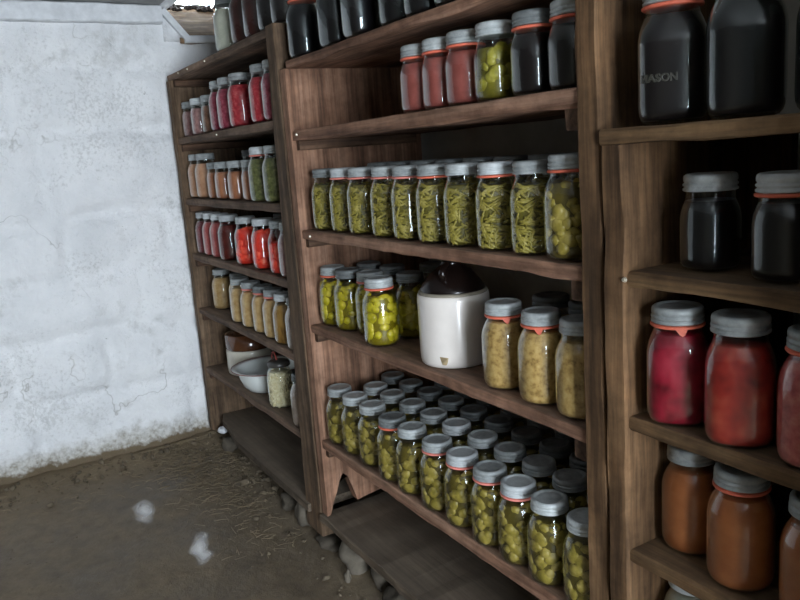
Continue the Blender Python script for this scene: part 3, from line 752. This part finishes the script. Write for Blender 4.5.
for i, (x, y, lb, rg, ld) in enumerate((
        (-1.949, .065, 'yellow green pickle jar nearest the left post on the jug shelf', 1, 0),
        (-1.857, .068, 'yellow green pickle jar second from the post on the jug shelf', 0, 1),
        (-1.762, .085, 'yellow green pickle jar with pink ring, left of the foremost bright jar', 3, 0),
        (-1.643, .045, 'brightest yellow pickle jar standing foremost, left of the white jug', 1, 0),
        (-1.655, .145, 'yellow pickle jar half hidden behind the foremost bright pickle jar', 0, 1))):
    jar('d', x, y, 'quart', 'bright', lb, G, ld, rg, scale=.965 if i != 3 else .98)
for i, (x, y) in enumerate(((-1.915, .165), (-1.805, .18), (-1.74, .27), (-1.585, .25))):
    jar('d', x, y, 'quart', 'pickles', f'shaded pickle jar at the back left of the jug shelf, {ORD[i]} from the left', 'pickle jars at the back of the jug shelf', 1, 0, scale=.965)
jug('stoneware_jug', 'white stoneware jug with black brown top and chipped base, middle shelf', -1.39, .096, Z['d'], .082, .160, .238, STONEWHITE, BROWNGLAZE, -.9, chip=.9-.93)
G = 'apple sauce jars right of the white jug'
for i, (x, y, lb, rg) in enumerate(((-1.163, .06, 'speckled apple sauce jar nearest the white jug', 2), (-1.046, .055, 'speckled apple sauce jar in the middle of the three', 2), (-.944, .055, 'speckled apple sauce jar cut off by the tall post', 0))):
    jar('d', x, y, 'quart' if i else 'quart', 'saucespeck', lb, G, 0, rg, scale=.985)
for i, (x, y) in enumerate(((-1.13, .155), (-1.03, .158))):
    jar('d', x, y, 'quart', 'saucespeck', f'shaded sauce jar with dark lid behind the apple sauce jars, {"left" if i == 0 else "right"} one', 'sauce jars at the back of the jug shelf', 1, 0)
G = 'pickle jars in the front row of the lowest shelf'
ex = (-1.946, -1.846, -1.745, -1.625, -1.529, -1.417, -1.316, -1.215, -1.122, -1.030, -.931)
erg = (0, 0, 0, 1, 0, 3, 3, 3, 3, 0, 0); eld = (0, 0, 0, 1, 0, 0, 2, 0, 2, 0, 0)
for i, x in enumerate(ex):
    extra = {0: ' beside the left post', 3: ' with a bright orange ring', 10: ' cut off by the tall post'}.get(i, '')
    jar('e', x+.003, .050 if i < 3 else .043, 'quart', 'pickles', f'front row pickle jar{extra}, lowest middle shelf, {ORD[i]} from left', G, eld[i], erg[i], scale=.965)
G = 'pickle jars in the back rows of the lowest shelf'
for i, x in enumerate((-1.885, -1.786, -1.680, -1.575, -1.473, -1.366, -1.265, -1.168, -1.073, -.975)):
    jar('e', x, .140, 'quart', 'pickles', f'pickle jar in the second row of the lowest middle shelf, {ORD[i]} from left', G, 0 if i not in (4,) else 2, 0, scale=.965)
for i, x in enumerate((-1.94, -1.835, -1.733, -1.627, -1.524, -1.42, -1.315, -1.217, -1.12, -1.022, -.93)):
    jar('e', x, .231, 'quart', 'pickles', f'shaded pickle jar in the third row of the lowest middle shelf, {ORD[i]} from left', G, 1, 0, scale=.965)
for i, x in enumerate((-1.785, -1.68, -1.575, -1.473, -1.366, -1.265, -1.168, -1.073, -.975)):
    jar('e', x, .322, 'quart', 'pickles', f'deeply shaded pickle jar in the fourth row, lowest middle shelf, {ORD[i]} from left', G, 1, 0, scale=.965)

# ---- right bay
G = 'dark jars on the top shelf of the right bay'
ja = jar('r1', -.746, .052, 'square', 'black', 'black juice jar with raised lettering and orange ring, next to tall post', G, 0, 1, rz=-.88, scale=1.06)
jb = jar('r1', -.632, .052, 'square', 'black', 'large black juice jar in the upper right, beside the lettered jar', G, 0, 0, tone=1, rz=-.92, scale=1.06)
jar('r1', -.512, .055, 'quart', 'black', 'black juice jar cut off by the upper right picture edge', G, 0, 0)
def lettering(t, text, size, z, R, ang, mat):
    cu = bpy.data.curves.new('lettering', 'FONT'); cu.body = text; cu.size = size; cu.extrude = .0012; cu.bevel_depth = .0004; cu.align_x = 'CENTER'; cu.align_y = 'CENTER'
    o = bpy.data.objects.new('tmp', cu); C.objects.link(o)
    dg = bpy.context.evaluated_depsgraph_get(); me = bpy.data.meshes.new_from_object(o.evaluated_get(dg)); bpy.data.objects.remove(o)
    for v in me.vertices:
        a = ang+v.co.x/R; r = R*superf(a, 3)*.955+.0004+v.co.z; v.co = (r*math.cos(a), r*math.sin(a), z+v.co.y)
    me.materials.clear(); me.materials.append(mat)
    e = bpy.data.objects.new('raised_lettering', me); C.objects.link(e); e.parent = [c for c in t.children if c.name.startswith('jar_glass')][0]; e['label'] = 'raised glass lettering'
EMB = plain('raised_dark_glass', srgb(58, 57, 50), .3, var=.1, spec=.6)
lettering(ja, 'MASON', .0135, .057, .047, -1.24+.88, EMB)
G = 'small dark jars on the second shelf of the right bay'
jar('r2', -.704, .080, 'pint', 'black', 'small black jar without a ring on the second right shelf', G, 0, 0, tone=1, scale=.99)
jar('r2', -.577, .062, 'pint', 'black', 'small black jar with wide orange ring at the right picture edge', G, 2, 1)
G = 'red jars on the third shelf of the right bay'
jar('r3', -.732, .045, 'square', 'crimson', 'crimson beet jar with orange ring tab, left on the third right shelf', G, 0, 2, rz=-.86)
jar('r3', -.626, .042, 'square', 'brick', 'brick red fruit jar with plain lid, right of the crimson jar', G, 0, 0, scale=1.02, rz=-.92)
jar('r3', -.518, .045, 'quart', 'rose', 'rosy fruit jar cut off at the right picture edge', G, 0, 1)
G = 'brown jars on the fourth shelf of the right bay'
jar('r4', -.738, .085, 'quart', 'butter', 'brown apple butter jar tucked against the post, fourth right shelf', G, 0, 0, scale=.97)
jar('r4', -.633, .06, 'quart', 'butter', 'brown apple butter jar with red ring and shiny ribbed lid', G, 0, 1)
jar('r4', -.515, .055, 'quart', 'butter', 'brown apple butter jar cut off at the lower right edge', G, 0, 0)
jar('r5', -.735, .085, 'quart', 'cream', 'jar showing only its pale lid at the bottom, right of the post', 'jars on the lowest shelf of the right bay', 2, 0)

# ------------------------------------------------------------------ floor debris
rr = random.Random(12)
STONES = []
def rock(x, y, z, s, lb, mat=ROCK, seed=0):
    rn = random.Random(seed); bm = bmesh.new(); blob(bm, (0, 0, 0), s, rn, 3, rough=.28, rot=Matrix.Rotation(rn.uniform(-.4, .4), 3, 'Z'))
    o = mesh('stone', bm, mat); o.location = (x, y, z-.008); STONES.append((x, y, max(s[:2])*1.35)); tag(o, lb, 'stone', 'stones propping up the lowest boards')
rock(-2.235, .035, .046, (.058, .042, .054), 'rounded grey stone propping the left end of the post', seed=1)
rock(-2.37, .02, .03, (.045, .032, .032), 'small stone under the lowest far left board', ROCKD, seed=2)
rock(-2.06, .03, .020, (.06, .045, .022), 'flat stone under the foot of the second post', ROCKD, seed=3)
rock(-1.90, .04, .044, (.075, .05, .05), 'large pale stone under the lowest middle board near the post', seed=4)
rock(-1.745, .055, .036, (.05, .04, .055), 'dark stone under the lowest middle board', ROCKD, seed=5)
rock(-1.83, -.03, .018, (.013, .008, .022), 'thin upright pale stone chip in front of the lowest middle board', seed=6)
rock(-1.62, .03, .03, (.06, .04, .05), 'broad stone under the lowest middle board, right of the dark one', ROCKD, seed=7)
rock(-3.05, .03, .035, (.055, .035, .035), 'grey stone lying at the wall corner under the shelves', ROCKD, seed=8)
rock(-3.12, .02, .085, (.026, .018, .014), 'small white chip lying on the stone in the corner', WHITEPAINT, seed=9)
bm = bmesh.new()
for i in range(1500):
    if i % 3: x = XW+.03+abs(rr.gauss(0, .16)); y = rr.uniform(-1.5, -.02)
    else: x = rr.uniform(XW+.05, -2.1); y = -.03-abs(rr.gauss(0, .13))
    if rr.random() < .5: x, y = -2.95+rr.gauss(0, .22), -.13+rr.gauss(0, .08)
    x = max(x, XW+.04); y = min(y, .0)
    a = rr.uniform(0, PI); L = rr.uniform(.012, .06); h = .012*fbm(Vector((x*2, y*2, 0)))+.035*max(0, 1-abs(x-XW)/.22)**2+.028*max(0, 1-abs(y-.12)/.25)**2
    dx, dy = math.cos(a)*L/2, math.sin(a)*L/2; z = h+rr.uniform(-.001, .006)
    tube(bm, [(x-dx, y-dy, z), (x, y, z+rr.uniform(0, .004)), (x+dx, y+dy, z+rr.uniform(-.002, .004))], rr.uniform(.0005, .0010), 4)
tag(mesh('straw', bm, STRAW), 'dry straw scattered over the dirt along the wall foot', 'straw', kind='stuff')
bm = bmesh.new()
for i in range(900):
    k = rr.random()
    if k < .4: x, y = rr.uniform(XW+.03, -1.4), .0-abs(rr.gauss(0, .07))+.04
    elif k < .75: x, y = XW+.03+abs(rr.gauss(0, .1)), rr.uniform(-1.6, .0)
    else: x, y = rr.uniform(XW+.05, -1.0), rr.uniform(-1.2, 0)
    s = abs(rr.gauss(0, .005))+.0018 if k < .75 else rr.uniform(.001, .003)
    h = .012*fbm(Vector((x*2, y*2, 0)))+.035*max(0, 1-abs(x-XW)/.22)**2+.028*max(0, 1-abs(y-.12)/.25)**2
    if any((x-a)**2+(y-b)**2 < (c+.012)**2 for a, b, c in STONES): continue
    blob(bm, (x, y, h-.004+s*.3), (s*rr.uniform(.8, 1.5), s, s*.7), rr, 1, rough=.3)
tag(mesh('dirt_crumbs', bm, GRAVEL), 'crumbs of dirt and gravel along the wall foot and shelf foot', 'dirt', kind='stuff')
# greenery seen through the little opening
bm = bmesh.new(); rr = random.Random(3)
for i in range(420):
    p = Vector((XW-1.3+rr.gauss(0, .3), .95+rr.gauss(0, .35), 2.55+rr.gauss(0, .32)))
    if rr.random() < .4: p.z += .25
    R = Matrix.Rotation(rr.uniform(0, 6.3), 3, 'Z') @ Matrix.Rotation(rr.uniform(-1, 1), 3, 'X')
    s = rr.uniform(.02, .05)
    q = [p+R @ Vector(v)*s for v in ((-1, 0, 0), (-.3, -.45, .1), (.6, -.35, .1), (1, 0, 0), (.6, .35, .1), (-.3, .45, .1))]
    bm.faces.new([bm.verts.new(v) for v in q])
tag(mesh('bush_foliage', bm, LEAF), 'green leaves outside the small opening at the upper left', 'foliage', kind='stuff')

# ------------------------------------------------------------------ daylight
w = bpy.data.worlds.new('daylight'); SC.world = w; w.use_nodes = True
bgn = w.node_tree.nodes['Background']; bgn.inputs[0].default_value = (.80, .895, 1.0, 1); bgn.inputs[1].default_value = 34.5
def portal(name, loc, rot, sx, sy):
    L = bpy.data.lights.new(name, 'AREA'); L.shape = 'RECTANGLE'; L.size = sx; L.size_y = sy; L.cycles.is_portal = True
    o = bpy.data.objects.new(name, L); C.objects.link(o); o.location = loc; o.rotation_euler = rot
portal('doorway_daylight', (XR+.1, (DY0+DY1)/2, DZ1/2), (0, PI/2, 0), DZ1, DY1-DY0)
portal('opening_daylight', (XW-.2, .25, 1.92), (0, -PI/2, 0), .2, .3)

# ------------------------------------------------------------------ camera
P_R = Vector((0.513, 0.856, -0.071)); 
cam = bpy.data.cameras.new('camera'); co = bpy.data.objects.new('camera', cam); C.objects.link(co)
yaw, pit, rol = math.radians(59.86367842754667), math.radians(-11.13567646070651), math.radians(-4.15122483259495)
fw = Vector((-math.sin(yaw)*math.cos(pit), math.cos(yaw)*math.cos(pit), math.sin(pit)))
r0 = Vector((math.cos(yaw), math.sin(yaw), 0)); u0 = r0.cross(fw)
rv = r0*math.cos(rol)+u0*math.sin(rol); uv = -r0*math.sin(rol)+u0*math.cos(rol)
co.matrix_world = Matrix(((rv.x, uv.x, -fw.x, 0), (rv.y, uv.y, -fw.y, -.85), (rv.z, uv.z, -fw.z, 1.211), (0, 0, 0, 1)))
cam.sensor_width = 36; cam.lens = 755.087/800*36; cam.clip_start = .02
SC.camera = co
SC.view_settings.view_transform = 'Standard'; SC.view_settings.look = 'None'; SC.view_settings.gamma = 1
SC.view_settings.exposure = 0
SC.cycles.transparent_max_bounces = 24; SC.cycles.max_bounces = 10; SC.cycles.diffuse_bounces = 6; SC.cycles.glossy_bounces = 4
